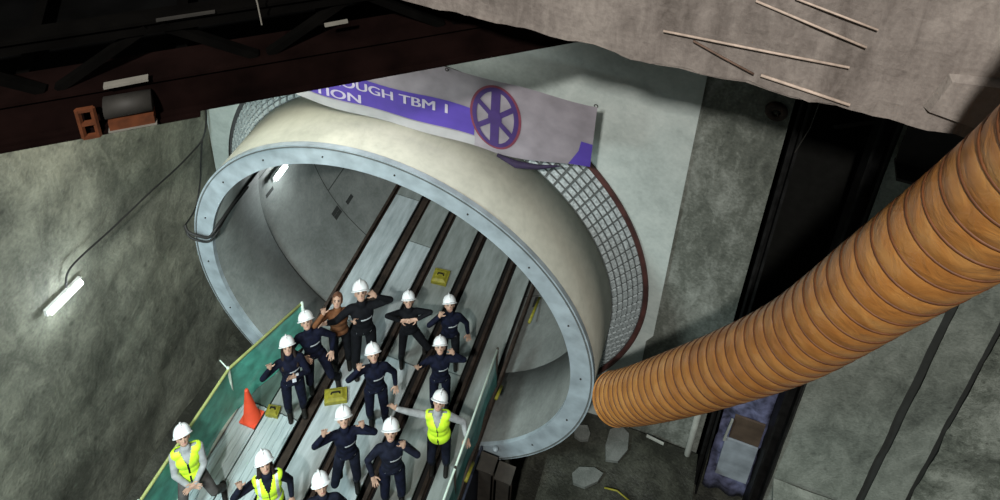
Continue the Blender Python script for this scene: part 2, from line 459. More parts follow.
# ------------------------------------------------------------------ banner
bn = thing('banner', (.55,.55,2.92), 'long grey white banner with violet band standing on top of tunnel ring', 'banner')
bx, bz = .55, 2.92
def bpt(x, z, off=0.0): return (x-bx, -off+.02*math.sin(x*2.3)+.015*math.sin(x*5+z*3), z-bz)
def bsheet(pts_lo, pts_hi, x0, x1, nx, nz, off, mats, name, parent=bn):
    vs = []; fs = []
    for i in range(nx+1):
        x = x0+(x1-x0)*i/nx; lo = pts_lo(x); hi = pts_hi(x)
        for j in range(nz+1): vs.append(bpt(x, lo+(hi-lo)*j/nz, off))
    for i in range(nx):
        for j in range(nz):
            a = i*(nz+1)+j; fs.append((a, a+nz+1, a+nz+2, a+1))
    return MB().add(vs, fs).build(name, mats, parent, True)
low = lambda x: 2.925 + (0 if x < 1.35 else .20*(x-1.35))
top = lambda x: 3.98 + .025*x
bsheet(low, top, -2.9, 2.44, 80, 12, 0, M['banner'], 'cloth')
bsheet(lambda x: 2.93, lambda x: 3.07, -2.9, 1.05, 50, 2, .004, M['bannerlow'], 'lower_border')
bsheet(lambda x: 3.09, lambda x: 3.50, -2.9, 1.04, 60, 3, .006, M['purple'], 'violet_band')
# corner print
vs = [bpt(2.19,3.105,.006), bpt(2.44,3.15,.006), bpt(2.44,3.50,.006), bpt(2.31,3.50,.006), bpt(2.29,3.34,.006)]
MB().add(vs, [(0,1,2,3,4)]).build('corner_print', M['purple'], bn)
# wheel emblem
def oval(rx, rz, t, off, m, mb, n=48):
    vs = []
    for k in range(n):
        a = 2*PI*k/n
        vs += [bpt(1.30+rx*math.cos(a), 3.48+rz*math.sin(a), off), bpt(1.30+(rx-t)*math.cos(a), 3.48+(rz-t)*math.sin(a), off)]
    mb.add(vs, [(2*k, 2*k+1, (2*k+3) % (2*n), (2*k+2) % (2*n)) for k in range(n)], m)
em = MB()
oval(.315,.475,.035,.008,1,em); oval(.285,.445,.055,.010,0,em)
for k in range(6):
    a = PI/2+k*PI/3; rx, rz = .26*math.cos(a), .42*math.sin(a)
    px, pz = -math.sin(a), math.cos(a); w = .036 if k % 3 else .055
    em.add([bpt(1.30-px*w, 3.48-pz*w, .010), bpt(1.30+px*w, 3.48+pz*w, .010), bpt(1.30+rx+px*w, 3.48+rz+pz*w, .010), bpt(1.30+rx-px*w, 3.48+rz-pz*w, .010)], [(0,1,2,3)], 0)
em.add([bpt(1.30+.085*math.cos(a), 3.48+.12*math.sin(a), .012) for a in [2*PI*k/20 for k in range(20)]], [tuple(range(20))], 0)
em.build('wheel_emblem', [M['purpledark'], M['redprint']], bn)
def lettering(txt, x, z, h, width):
    def geo(t):
        cu = bpy.data.curves.new('t', 'FONT'); cu.body = t; cu.size = 1.0
        o = bpy.data.objects.new('t', cu); COL.objects.link(o); bpy.context.view_layer.update()
        me = bpy.data.meshes.new_from_object(o.evaluated_get(bpy.context.evaluated_depsgraph_get()))
        bpy.data.objects.remove(o); return me
    full = geo(txt); xs = [v.co.x for v in full.vertices]; ys = [v.co.y for v in full.vertices]
    sx = width/(max(xs)-min(xs)); sy = h/(max(ys)-min(ys)); x0 = min(xs); y0 = min(ys)
    words = txt.split(' '); done = ''
    for wd in words:
        adv = 0.0
        if done:
            a = geo(done+' '+wd); b = geo(wd); adv = max(v.co.x for v in a.vertices)-max(v.co.x for v in b.vertices)
        me = geo(wd); mb = MB()
        for k, dx in enumerate((-.026,-.013,0,.013,.026)):
            mb.add([bpt(x+(v.co.x+adv+dx-x0)*sx, z+(v.co.y-y0)*sy, .012+.0004*k) for v in me.vertices], [tuple(p.vertices) for p in me.polygons])
        mb.build('lettering', M['white'], bn)
        done = (done+' '+wd).strip()
lettering('ROUGH TBM 1', -.80, 3.315, .135, 1.50)
lettering('TION', -1.04, 3.115, .13, .62)
# sagging cloth under the right half
mb = MB().tube([(1.35-bx,-.02,2.93-bz),(1.6-bx,-.05,2.90-bz),(1.85-bx,-.04,2.945-bz),(2.1-bx,-.02,3.04-bz)], [.02,.045,.03,.008], 8)
mb.build('rolled_hem', M['hem'], bn, True)
for x in (-.2,.7,2.42): MB().tube([(x-bx+.02*math.cos(a), .0, 3.97+.025*x-bz+.02*math.sin(a)) for a in [2*PI*k/10 for k in range(10)]], .006, 5, closed=True).build('eyelet', M['dull'], bn)
# stand-off arms that carry the banner off the back wall
for x in (-1.2,.2): MB().bar((x-bx,.03,3.9-bz),(x-bx,.80,4.0-bz),.03,.03).build('stand_off', M['lattice'], bn)

# ------------------------------------------------------------------ gantry (near, top left)
D = Vector((.7926,.6097,0)); Nn = Vector((-.6097,.7926,0)); A0 = Vector((-.79,-3.43,0))
def G(t, n, z): p = A0 + D*t + Nn*n; return Vector((p.x, p.y, z))
gt = thing('lattice_gantry', (0,0,0), 'dark oxide red lattice gantry crossing the shaft above the banner', 'gantry')
T0, T1 = -1.0, 4.35
def ibeam(n, z0, z1, mat, name, w=.30, a=T0, b=T1):
    mb = MB(); zc = (z0+z1)/2
    mb.bar(G(a,n+w/2,z0+.012), G(b,n+w/2,z0+.012), w, .024)
    mb.bar(G(a,n+w/2,z1-.012), G(b,n+w/2,z1-.012), w, .024)
    mb.bar(G(a,n+.05,zc), G(b,n+.05,zc), .02, z1-z0-.048)
    for i in range(0):
        t = a+.4+i*(b-a-.8)/8
        mb.bar(G(t,n+.01,zc), G(t,n+.05,zc), .014, z1-z0-.05)
    return mb.build(name, mat, gt)
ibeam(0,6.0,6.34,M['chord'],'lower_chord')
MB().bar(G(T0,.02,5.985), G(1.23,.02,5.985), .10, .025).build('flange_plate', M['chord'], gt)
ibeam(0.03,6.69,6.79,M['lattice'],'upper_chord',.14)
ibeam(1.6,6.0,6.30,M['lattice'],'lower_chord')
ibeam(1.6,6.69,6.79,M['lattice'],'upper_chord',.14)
k = 0; t = -.95+.33*0+.02
while t < 3.6:
    for n in (.08,1.68):
        MB().bar(G(t,n,6.34), G(t+.6,n,6.72), .06, .055).build('diagonal', M['lattice'], gt)
        MB().bar(G(t+.68,n,6.72), G(t+1.25,n,6.34), .06, .055).build('diagonal', M['lattice'], gt)
    t += 1.33
for i in range(6):
    tt = -.9+1.02*i
    MB().bar(G(tt,.1,6.2), G(tt,1.7,6.2), .08, .1).build('cross_member', M['lattice'], gt)
MB().box((0,0,0),(1,1,1)).xf(Matrix(((D.x*(T1-T0),Nn.x*2.3,0,G(T0,.3,0).x),(D.y*(T1-T0),Nn.y*2.3,0,G(T0,.3,0).y),(0,0,.03,6.06),(0,0,0,1)))).build('added_backing_plate', M['shade_backing'], gt)  # plate added to give the unlit black behind the lattice
for n in (.15,1.65): MB().bar(G(4.2,n,6.3), G(4.2,n,6.84), .12, .12).build('hanger', M['lattice'], gt)     # carries the gantry under the capping beam
# hoist trolley on the chord
ht = thing('hoist_trolley', G(.8,-.06,6.0), 'small grey and orange hoist trolley clamped on the lattice gantry', 'hoist')
def HT(t, n, z): return G(t,n,z) - G(.8,-.06,6.0)
mb = MB()
mb.tube([HT(.66,-.02,6.19), HT(.95,-.02,6.19)], .075, 16); mb.build('drum', M['dull'], ht, True)
MB().bar(HT(.67,-.03,6.075), HT(.95,-.03,6.075), .10, .075).build('housing', M['orange'], ht)
MB().bar(HT(.66,-.06,6.03), HT(.96,-.06,6.03), .05, .014).build('pale_edge', M['whitestrip'], ht)
sh = thing('shackle_plate', G(.55,-.05,6.1), 'orange steel plate with two square holes beside the hoist trolley', 'bracket')
mb = MB(); o0 = G(.55,-.05,6.1)
for s in (-.045,.045): mb.bar(G(.55+s,-.05,5.99)-o0, G(.55+s,-.05,6.24)-o0, .022, .03)
for z in (6.0,6.115,6.23): mb.bar(G(.5,-.05,z)-o0, G(.6,-.05,z)-o0, .03, .025)
mb.build('plate', M['orange'], sh)
s0 = G(.82,-.03,6.385)
tag(MB().bar(G(.69,-.03,6.38)-s0, G(.96,-.03,6.388)-s0, .05, .02).build('pale_strip', M['whitestrip']), 'pale strip standing in for an edge highlight above the hoist trolley', 'batten', 'pale battens on the gantry').location = s0  # pale strip painting a highlight on the beam edge
s0 = G(2.19,.0,6.56)
tag(MB().bar(G(2.12,0,6.56)-s0, G(2.28,0,6.565)-s0, .02, .022).build('pale_strip', M['whitestrip']), 'pale batten high on the gantry nearest the capping beam', 'batten', 'pale battens on the gantry').location = s0
s0 = G(1.25,0,6.80)
tag(MB().bar(G(1.07,.02,6.797)-s0, G(1.43,.02,6.797)-s0, .02, .015).build('pale_strip', M['dull']), 'thin pale strip standing in for the highlight along the upper edge of the gantry', 'batten', 'pale battens on the gantry').location = s0  # pale strip painting the glint on the upper chord's edge
s0 = G(1.72,-.1,6.9)
tag(MB().tube([G(1.66,-.1,7.2)-s0, G(1.70,-.1,6.9)-s0, G(1.71,-.1,6.72)-s0], .005, 6).build('hanging_wire', M['whitestrip']), 'thin pale wire hanging in front of the dark gantry', 'wire').location = s0

# ------------------------------------------------------------------ ventilation duct
DP = [(4.83,-3.6,8.75,.265),(4.85,-3.21,8.08,.27),(4.88,-2.88,7.49,.275),(4.85,-2.5,6.7,.28),(4.71,-2.15,5.75,.28),(4.48,-1.66,4.35,.28),(4.17,-1.3,3.28,.28),(3.77,-.94,2.18,.28),(3.43,-.58,1.20,.277),(3.20,-.34,.60,.27)]
def catmull(P, n):
    P = [Vector(p) for p in P]; out = []
    for i in range(len(P)-1):
        p0 = P[max(0,i-1)]; p1 = P[i]; p2 = P[i+1]; p3 = P[min(len(P)-1,i+2)]
        for k in range(n):
            t = k/n
            out.append(.5*((2*p1)+(p2-p0)*t+(2*p0-5*p1+4*p2-p3)*t*t+(3*p1-p0-3*p2+p3)*t**3))
    out.append(P[-1]); return out
path = catmull([p[:3] for p in DP], 60); rad = catmull([(p[3],0,0) for p in DP], 60); rad = [r.x for r in rad]
# resample by length
L = [0]
for i in range(1, len(path)): L.append(L[-1]+(path[i]-path[i-1]).length)
def at(s):
    s = max(0, min(L[-1]-1e-6, s))
    lo, hi = 0, len(L)-1
    while hi-lo > 1:
        mid = (lo+hi)//2
        if L[mid] <= s: lo = mid
        else: hi = mid
    f = (s-L[lo])/(L[hi]-L[lo]); return path[lo].lerp(path[hi], f), rad[lo]+(rad[hi]-rad[lo])*f
pitch = .25
LD = L[-1]
PB = .125/LD
def turns(s): return -math.log(1-PB*max(0,min(LD,s))/.27)/PB     # the coils lie closer towards the far end
dv = thing('ventilation_duct', path[-1], 'fat orange spiral ventilation duct sweeping from upper right to the tunnel ring', 'duct')
off = path[-1]
n = 40; NS = int(L[-1]/(pitch/16)); vs = []; fs = []; frames = []
prev = None
for i in range(NS+1):
    s = L[-1]*i/NS; p, r = at(s); q, _ = at(s+.06); q0, _ = at(s-.06); t = (q-q0).normalized()
    sd = t.cross(Vector((0,0,1))) if prev is None else prev - t*prev.dot(t)
    sd.normalize(); prev = sd; u = t.cross(sd); frames.append((p, r, sd, u))
    for k in range(n):
        a = 2*PI*k/n
        ph = (turns(s) - k/n) % 1.0
        rr = r*(1+.035*math.sin(PI*ph)**.6 + .006*noise.noise(Vector((s*9, math.cos(a)*2, math.sin(a)*2))))
        vs.append(p-off+(sd*math.cos(a)+u*math.sin(a))*rr)
for i in range(NS):
    for k in range(n):
        l = (k+1) % n; fs.append((i*n+k, i*n+l, (i+1)*n+l, (i+1)*n+k))
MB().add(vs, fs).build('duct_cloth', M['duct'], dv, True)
hel = []
tot = int(turns(LD)*36)
for i in range(tot+1):
    s = L[-1]*i/tot; k = turns(s) % 1.0
    fi = min(NS, int(round(s/L[-1]*NS))); p, r, sd, u = frames[fi]; p, r = at(s); a = 2*PI*k
    hel.append(p-off+(sd*math.cos(a)+u*math.sin(a))*(r*1.004))
MB().tube(hel, .0105, 6).build('spiral_wire', M['ductrib'], dv, True)
ring = [frames[-1][0]-off+(frames[-1][2]*math.cos(2*PI*k/40)+frames[-1][3]*math.sin(2*PI*k/40))*frames[-1][1]*1.01 for k in range(40)]
MB().tube(ring, .012, 6, closed=True).build('end_hoop', M['duct'], dv, True)

# ------------------------------------------------------------------ deck and tracks
def plank(x0, x1, y0, y1, mat, label, ribs=False, z=ZF):
    mb = MB()
    mb.box((x0,y0,-.045),(x1,y1,0))
    if ribs:
        nx = int((x1-x0)/.085)
        for i in range(nx):
            x = x0+(i+.5)*(x1-x0)/nx; mb.box((x-.016,y0,0),(x+.016,y1,.012))
    o = mb.build('deck_plank', M[mat]); o.location = (0,0,z)
    return tag(o, label, 'deck plank', 'steel deck planks between the rails')
plank(-1.98,-1.52,-4.4,-.70,'deck_ribbed','ribbed pale deck plank beside the green fence with the traffic cone at its end', True)
plank(-1.50,-1.03,-4.4,-.70,'deck_ribbed','ribbed pale deck plank left of the first brown rail, nearest the camera', True)
plank(-1.98,-1.52,-.68,-.06,'deck_shade','green grey deck plank with shade in its colour behind the traffic cone')
plank(-1.50,-1.03,-.68,.9,'deck_dull','short dull deck plank where the tunnel ring meets the deck')
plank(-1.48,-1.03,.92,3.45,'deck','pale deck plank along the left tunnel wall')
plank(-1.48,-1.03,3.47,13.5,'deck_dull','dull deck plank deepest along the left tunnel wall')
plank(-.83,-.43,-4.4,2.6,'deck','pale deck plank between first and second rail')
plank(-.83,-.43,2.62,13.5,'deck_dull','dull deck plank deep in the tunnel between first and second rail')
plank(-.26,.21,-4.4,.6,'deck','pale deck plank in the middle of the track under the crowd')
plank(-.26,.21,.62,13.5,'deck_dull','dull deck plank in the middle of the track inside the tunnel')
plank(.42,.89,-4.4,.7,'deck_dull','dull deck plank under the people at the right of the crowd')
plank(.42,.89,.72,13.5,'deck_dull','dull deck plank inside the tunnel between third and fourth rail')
plank(1.08,1.36,-4.4,13.5,'deck_dull','narrow dull deck plank along the right edge of the deck')
def rail(x, w, label, side=False):
    r = thing('track_rail', (x,-4.4,ZF-.15), label, 'rail', 'brown rails running into the tunnel')
    mb = MB(); y1 = 17.9
    mb.box((-w/2,0,0),(w/2,y1,.02)); mb.box((-.012,0,.02),(.012,y1,.11)); mb.box((-w/2*.8,0,.11),(w/2*.8,y1,.135))
    mb.build('rail_beam', M['rail'], r)
    return r
rail(-1.57,.06,'thin rail along the foot of the left tunnel wall')
rail(-.93,.13,'widest brown rail running behind the leftmost two people in navy')
rail(-.345,.07,'second brown rail from the left, through the middle of the crowd')
rail(.315,.07,'third brown rail from the left, under the people at the right')
rail(.985,.06,'fourth brown rail from the left, beside the person with outstretched arms')
rail(1.45,.05,'rail along the right edge of the deck beside the netting')
ft = thing('track_bed', (0,0,ZF-.2), 'black steel frame under the deck planks', 'deck frame')
MB().box((-1.98,-4.4,-.02),(1.49,-.08,0)).box((-1.42,-.08,-.02),(1.36,13.5,0)).build('pan', M['gap'], ft)
for y in (-4.2,-2.9,-1.6,-.4): MB().box((-1.98,y-.08,-.25),(1.52,y+.08,-.02)).build('cross_beam', M['sidepost'], ft)
MB().box((1.50,-4.4,-1.9),(1.53,-.05,.1)).build('side_skirt', M['skirt'], ft)
MB().box((-2.0,-4.4,-.3),(-1.98,.4,.12)).build('edge_strip', M['sidepost'], ft)
for x, y in ((1.66,-.22),(1.93,-.25),(1.66,-1.6)):
    p = thing('support_post', (x,y,-4.0), {1.93:'brown grey steel post under the lower end of tunnel ring'}.get(x, 'steel post standing by the deck edge near the tunnel ring' if y > -1 else 'steel post standing by the deck edge at bottom of picture'), 'post', 'posts beside the deck')
    mb = MB(); h = 1.9
    mb.box((-.09,-.09,0),(.09,-.07,h)); mb.box((-.09,.07,0),(.09,.09,h)); mb.box((-.01,-.07,0),(.01,.07,h))
    mb.build('shaft', M['sidepost'], p); MB().box((-.12,-.12,h),(.12,.12,h+.03)).build('cap_plate', M['sidepost'], p)

# fences
fe = thing('safety_fence', (-1.96,-.9,ZF), 'green netting safety fence along the left edge of the deck', 'fence')
def FP(x,y,z): return (x+1.96, y+.9, z-ZF)
mb = MB()
S = [(-1.95,-4.3),(-1.91,-2.6),(-1.90,-.87),(-1.50,.33)]
def netting_strip(S, h, nx=10):
    vs=[];fs=[]
    pts=[]
    for (a,b) in zip(S[:-1],S[1:]):
        for i in range(nx): pts.append((a[0]+(b[0]-a[0])*i/nx, a[1]+(b[1]-a[1])*i/nx))
    pts.append(S[-1])
    for i,(x,y) in enumerate(pts):
        for j in range(5):
            w=.02*math.sin(i*1.3+j)
            vs.append((x+w,y,ZF+.03+h*j/4))
    for i in range(len(pts)-1):
        for j in range(4):
            a=i*5+j; fs.append((a,a+5,a+6,a+1))
    return vs,fs
vs, fs = netting_strip(S, .93)
MB().add([FP(*p) for p in vs], fs).build('netting', M['net'], fe, True)
MB().tube([FP(x,y,ZF+.98) for x,y in S], .022, 8).build('top_rail', M['railyellow'], fe, True)
MB().tube([FP(x,y,ZF+.04) for x,y in ((-1.91,-4.3),(-1.91,-.3))], .03, 8).build('toe_rail', M['railpale'], fe, True)
for x,y in ((-1.93,-4.2),(-1.93,-2.6),(-1.92,-.87),(-1.50,.33)):
    MB().tube([FP(x,y,ZF), FP(x+.015,y,ZF+1.02)], .02, 8).build('fence_post', M['railpale'], fe, True)
MB().tube([FP(-1.92,-.87,ZF+1.0), FP(-2.06,-.83,ZF+1.03)], .009, 6).build('stub', M['railpale'], fe, True)
fr = thing('safety_fence', (1.48,0,ZF), 'blue green netting safety fence along the right edge of the deck', 'fence')
S2 = [(1.47,-4.3),(1.46,-2.6),(1.45,-.9),(1.43,.75)]
vs, fs = netting_strip(S2, .85)
MB().add([(x-1.48,y,z-ZF) for x,y,z in vs], fs).build('netting', M['net_dark'], fr, True)
MB().tube([(x-1.48,y,.9) for x,y in S2], .016, 8).build('top_rail', M['railpale'], fr, True)
for x,y in S2[1:]: MB().tube([(x-1.48,y,0),(x-1.48,y,.92)], .018, 8).build('fence_post', M['sidepost'], fr, True)

# traffic cone
cn = thing('traffic_cone', (-1.64,-.89,ZF+.012), 'orange red traffic cone standing by the green fence', 'cone')
MB().lathe([(.0,.68),(.022,.68),(.028,.66),(.112,.04),(.125,.035),(.125,.03)], 28).build('cone_body', M['cone'], cn, True)
MB().box((-.125,-.125,0),(.125,.125,.03)).build('cone_base', M['cone'], cn)
# yellow things on the deck
def yellow_block(x, y, sx, sy, sz, rz, label):
    o = thing('yellow_case', (x,y,ZF), label, 'case', 'yellow cases on the deck', rz)
    mb = MB(); mb.box((-sx,-sy,0),(sx,sy,sz*.7)); mb.add([(-sx*.9,-sy*.9,sz*.7),(sx*.9,-sy*.9,sz*.7),(sx*.9,sy*.9,sz*.7),(-sx*.9,sy*.9,sz*.7),(-sx*.6,-sy*.6,sz),(sx*.6,-sy*.6,sz),(sx*.6,sy*.6,sz),(-sx*.6,sy*.6,sz)], [(4,5,6,7),(0,1,5,4),(1,2,6,5),(2,3,7,6),(3,0,4,7)])
    mb.build('case_body', M['yellow'], o)
    MB().tube([(-sx*.4,0,sz),(-sx*.3,0,sz+.04),(sx*.3,0,sz+.04),(sx*.4,0,sz)], .012, 6).build('handle', M['boot'], o)
yellow_block(-.68,-.22,.16,.10,.10,.5,'yellow case on the deck at the feet of the third person from left')
yellow_block(-1.40,-.72,.09,.07,.10,.2,'small yellow case on the deck behind the traffic cone')
yellow_block(-.03,2.12,.13,.13,.09,.1,'yellow case on the deck inside the tunnel')
for x,y0,y1,z0,z1,lab in ((1.60,2.45,1.85,-2.08,-1.9,'yellow tube beside the deck deep inside the ring'),(1.58,.55,.30,-1.55,-1.45,'dim yellow tube beside the deck under the ring mouth'),(1.58,-.58,-.86,-1.45,-1.36,'bright yellow tube outside the netting at the bottom of the ring')):
    o = MB().tube([(0,0,0),(0,y1-y0,z1-z0)], .022, 10).build('yellow_tube', M['yellow'], None, True); o.location = (x,y0,z0)
    tag(o, lab, 'tube', 'yellow tubes at the right edge of the deck')
# white end cap where the ring meets the deck at right
o = MB().lathe([(0,.035),(.032,.03),(.04,.015),(.04,0),(0,0)], 16).build('white_cap', M['ringface'], None, True); o.location = (1.72,-.06,-1.98)
tag(o, 'small white cap at the lower right end of the tunnel ring', 'cap')

# ------------------------------------------------------------------ right-hand clutter
o = MB().tube([(0,0,0),(0,0,2.9)], .045, 10).build('standing_pipe', M['pipe'], None, True); o.location = (4.30,1.30,-4.35+.3)
tag(o, 'pale grey pipe standing at the right edge of the pier', 'pipe')
def hcol(x0, x1, y, label):
    h = thing('steel_column', (x0,y,-4.0), label, 'column', 'black columns in the wall recess')
    w = x1-x0; mb = MB()
    mb.box((0,0,0),(.03,.3,13)); mb.box((w-.03,0,0),(w,.3,13)); mb.box((.03,.13,0),(w-.03,.17,13))
    mb.build('column_shaft', M['steel_shade_black'], h)
hcol(4.49,4.60,1.42,'black steel column against the pier, left side of the recess')
hcol(5.28,5.46,1.30,'steel column with its shadow painted black at the right side of the recess')
def sheet(name, x0, x1, y, z0, z1, mat, label, cat, wav=.02):
    mb = grid_plane((0,0,0),(x1-x0,0,0),(0,0,z1-z0),12,14, lambda p: wav*math.sin(p.x*19+p.z*5)+wav*math.sin(p.z*13))
    mb2 = MB().add(mb.v, mb.f)
    o = mb2.build(name, M[mat], None, True); o.location = (x0,y,z0)
    md = o.modifiers.new('thick','SOLIDIFY'); md.thickness = .02
    return tag(o, label, cat)
sheet('plastic_sheet',4.66,5.28,1.62,-4.0,-.9,'tarp','blue violet plastic sheet in the recess below the duct','sheet',.03)
o = MB().box((0,0,0),(.42,.03,.55)).build('brown_board', M['brownboard']); o.location = (4.82,1.54,-2.45); tag(o,'brown board leaning in the recess above the pale board','board')
o = MB().box((0,0,0),(.46,.03,.95)).build('pale_board', M['whiteboard']); o.location = (4.78,1.52,-3.42); tag(o,'pale blue grey board at the foot of the recess','board')
mb = MB().bar((0,0,0),(.03,0,.55),.03,.03); o = mb.build('pale_strip', M['pipe']); o.location=(4.76,1.50,-2.5); tag(o,'pale upright batten beside the brown board','batten')
# dim crossing braces high up in the recess
o = MB().bar((0,0,0),(.5,0,.28),.03,.06).build('cross_brace', M['dull']); o.location = (5.05,2.3,3.1); tag(o,'dim brace slanting inside the dark recess','brace')
o = MB().tube([(0,0,0),(-.02,0,-.45),(-.10,0,-.85)], .006, 6).build('hanging_wire', M['dull']); o.location = (4.66,1.34,4.25); tag(o,'dim wire hanging in front of the dark recess','wire')
o = MB()
o.bar((0,0,.02),(5.2,0,.02),.3,.04).bar((0,0,1.48),(5.2,0,1.48),.3,.04).bar((0,.1,.75),(5.2,.1,.75),.03,1.44)
o = o.build('added_shade_beam', M['shade_beam']); o.location = (5.52,1.18,3.66)  # beam added to deepen the black above the capping beam's shadow line
tag(o, 'dark brown beam added to darken the right wall, just under the capping beam', 'shade_beam')
# anchor plate with ring hole on the pier
ap = thing('anchor_plate', (4.27,1.40,3.86), 'rusty round anchor plate on the pier under the capping beam', 'anchor plate')
MB().lathe([(.05,-.04),(.11,-.04),(.12,-.02),(.12,.02),(.05,.02)], 28, 'y', closed=True).build('plate_ring', M['rust'], ap, True)
MB().lathe([(0,-.03),(.03,-.03),(.035,.02)], 14, 'y').build('anchor_bolt', M['dull'], ap, True)
# slabs and rods on the bank
for (x,y,sx,sy,rz,lab) in ((3.28,1.02,.17,.27,-.2,'pale broken slab lying on the bank just below the duct end'),(2.95,.42,.24,.13,.5,'flat pale slab lying on the dark bank near the bottom edge'),(2.76,.98,.13,.13,.3,'small pale slab tucked against the foot of the tunnel ring')):
    rg2 = random.Random(int(x*100)); pts = []
    for k in range(7):
        a = 2*PI*k/7; pts.append((sx*math.cos(a)*rg2.uniform(.8,1.15), sy*math.sin(a)*rg2.uniform(.8,1.15)))
    mb = MB(); mb.add([(p[0],p[1],0) for p in pts]+[(p[0],p[1],.06) for p in pts], [tuple(range(7,14))]+[(k,(k+1)%7,7+(k+1)%7,7+k) for k in range(7)])
    o = mb.build('broken_slab', M['stone']); o.location = (x,y,-2.77); o.rotation_euler = (0,0,rz); tag(o, lab, 'slab', 'broken slabs on the bank')
o = MB().bar((0,0,0),(.26,-.03,.0),.03,.03).build('short_rod', M['pipe']); o.location = (3.68,1.28,-2.71); tag(o,'short pale rod lying on the bank under the duct','rod')
o = MB().tube([(0,0,0),(.18,.02,.01),(.4,-.05,.0)], .012, 8).build('yellow_hose', M['yellow'], None, True); o.location = (3.24,.36,-2.70); tag(o,'thin yellow hose lying on the dark bank at the bottom edge','hose')

# bars on the capping beam
def bar_on_beam(pts, r, mat, label):
    o0 = Vector(pts[0])
    o = MB().tube([Vector(p)-o0 for p in pts], r, 8).build('reinforcing_bar', M[mat], None, True); o.location = o0
    tag(o, label, 'bar', 'loose bars on the capping beam')
bar_on_beam([(3.15,-2.04,7.10),(3.66,-2.045,7.125),(4.18,-2.045,7.15)], .008, 'rebar', 'long pale bar lying level across the capping beam')
bar_on_beam([(3.33,-2.04,7.08),(3.51,-2.045,7.016),(3.70,-2.045,6.95)], .007, 'rebar_rust', 'short rusty bar slanting down from the long pale bar')
bar_on_beam([(3.62,-2.03,7.44),(3.92,-2.04,7.376),(4.23,-2.05,7.31)], .008, 'rebar', 'pale bar slanting from the top edge, lower of two')
bar_on_beam([(3.82,-2.03,7.51),(4.04,-2.035,7.47),(4.26,-2.04,7.43)], .007, 'rebar', 'pale bar slanting from the top edge, upper of two')
bar_on_beam([(3.74,-2.04,6.95),(3.99,-2.045,6.926),(4.24,-2.05,6.90)], .010, 'rebar', 'pale bar along the lower edge of the capping beam')
pts = [(-.17,-.10),(-.12,.13),(.10,.16),(.18,.02),(.10,-.14)]
mb = MB().add([(x,-.03,z) for x,z in pts]+[(x*1.15,.03,z*1.15) for x,z in pts], [tuple(range(5))]+[(k,(k+1)%5,5+(k+1)%5,5+k) for k in range(5)])
o = mb.build('mortar_patch', M['slab']); o.location = (4.80,-2.03,7.09); tag(o,'raised mortar patch on the capping beam beside the duct','patch')

# ------------------------------------------------------------------ lamps and cables
lp = thing('wall_lamp', (-3.55,-1.60,.71), 'glowing tube lamp on the left shaft wall', 'lamp')
MB().tube([(.05,-.24,.02),(.05,.24,-.02)], .035, 12).build('tube', M['lampglow'], lp, True)
MB().bar((.0,-.27,.02),(.0,.27,-.02),.05,.09).build('housing', M['lampbody'], lp)
l2 = thing('tunnel_lamp', (-2.60,1.62,.02), 'glowing lamp on the left tunnel wall inside the ring', 'lamp')
MB().tube([(.03,-.14,0),(.03,.14,0)], .045, 12).build('tube', M['lampglow2'], l2, True)
MB().bar((-.01,-.18,0),(-.01,.18,0),.05,.1).build('housing', M['lampbody'], l2)
def cable(name, pts, r, label, n=8):
    pts = catmull(pts, n); o0 = pts[0].copy()
    o = MB().tube([p-o0 for p in pts], r, 8).build(name, M['cable'], None, True); o.location = o0
    tag(o, label, 'cable', 'black cables at the left')
cable('power_cable', [(-3.53,1.31,1.9),(-3.53,1.30,1.21),(-3.53,1.15,.85),(-3.53,.87,.80),(-3.53,.45,.82),(-3.53,.02,.88),(-3.53,-.73,.95),(-3.53,-1.40,1.02),(-3.52,-1.55,.82)], .014, 'black cable running along the left wall down to the tube lamp')
cable('power_cable', [(-3.53,1.12,.84),(-3.53,1.0,.45),(-3.53,.93,.17),(-3.50,.70,-.18),(-3.30,.25,.02),(-3.02,.0,.42)], .013, 'black cable hanging down the corner beside the tunnel ring')
cable('power_cable', [(-3.02,-.02,.44),(-2.93,-.07,.40),(-2.75,-.06,.38),(-2.60,-.05,.42),(-2.52,.05,.55),(-2.52,.5,.62),(-2.51,1.0,.66),(-2.49,1.5,.72)], .022, 'black cable looped over the rim of the tunnel ring, upper turn')
cable('power_cable', [(-3.02,-.02,.40),(-2.93,-.07,.31),(-2.75,-.06,.28),(-2.60,-.05,.34),(-2.53,.05,.45),(-2.54,.35,.52),(-2.53,.8,.56)], .016, 'black cable looped over the rim of the tunnel ring, lower turn')

# ------------------------------------------------------------------ people
def remesh(mb, vox, smooth=2):
    me = mb.mesh('raw'); o = bpy.data.objects.new('raw', me); COL.objects.link(o)
    m = o.modifiers.new('r', 'REMESH'); m.mode = 'VOXEL'; m.voxel_size = vox
    if smooth:
        s = o.modifiers.new('s', 'SMOOTH'); s.factor = .5; s.iterations = smooth
    dg = bpy.context.evaluated_depsgraph_get()
    out = bpy.data.meshes.new_from_object(o.evaluated_get(dg))
    bpy.data.objects.remove(o); bpy.data.meshes.remove(me)
    for p in out.polygons: p.use_smooth = True; p.material_index = 0
    out.materials.clear()
    return out

def ik(a, b, l1, l2, hint):
    a = Vector(a); b = Vector(b); d = b-a; L = min(d.length, (l1+l2)*.998); d.normalize(); b = a+d*L
    x = (l1*l1-l2*l2+L*L)/(2*L); h = math.sqrt(max(0, l1*l1-x*x))
    hv = Vector(hint); hv = hv-d*hv.dot(d)
    if hv.length < 1e-5: hv = Vector((0,-1,0))-d*d.y*-1
    hv.normalize(); return a+d*x+hv*h, b

def toward(x, y, extra=0.0):
    return math.atan2(3.41-x, 6.03+y) + extra    # turn from -y towards the camera side

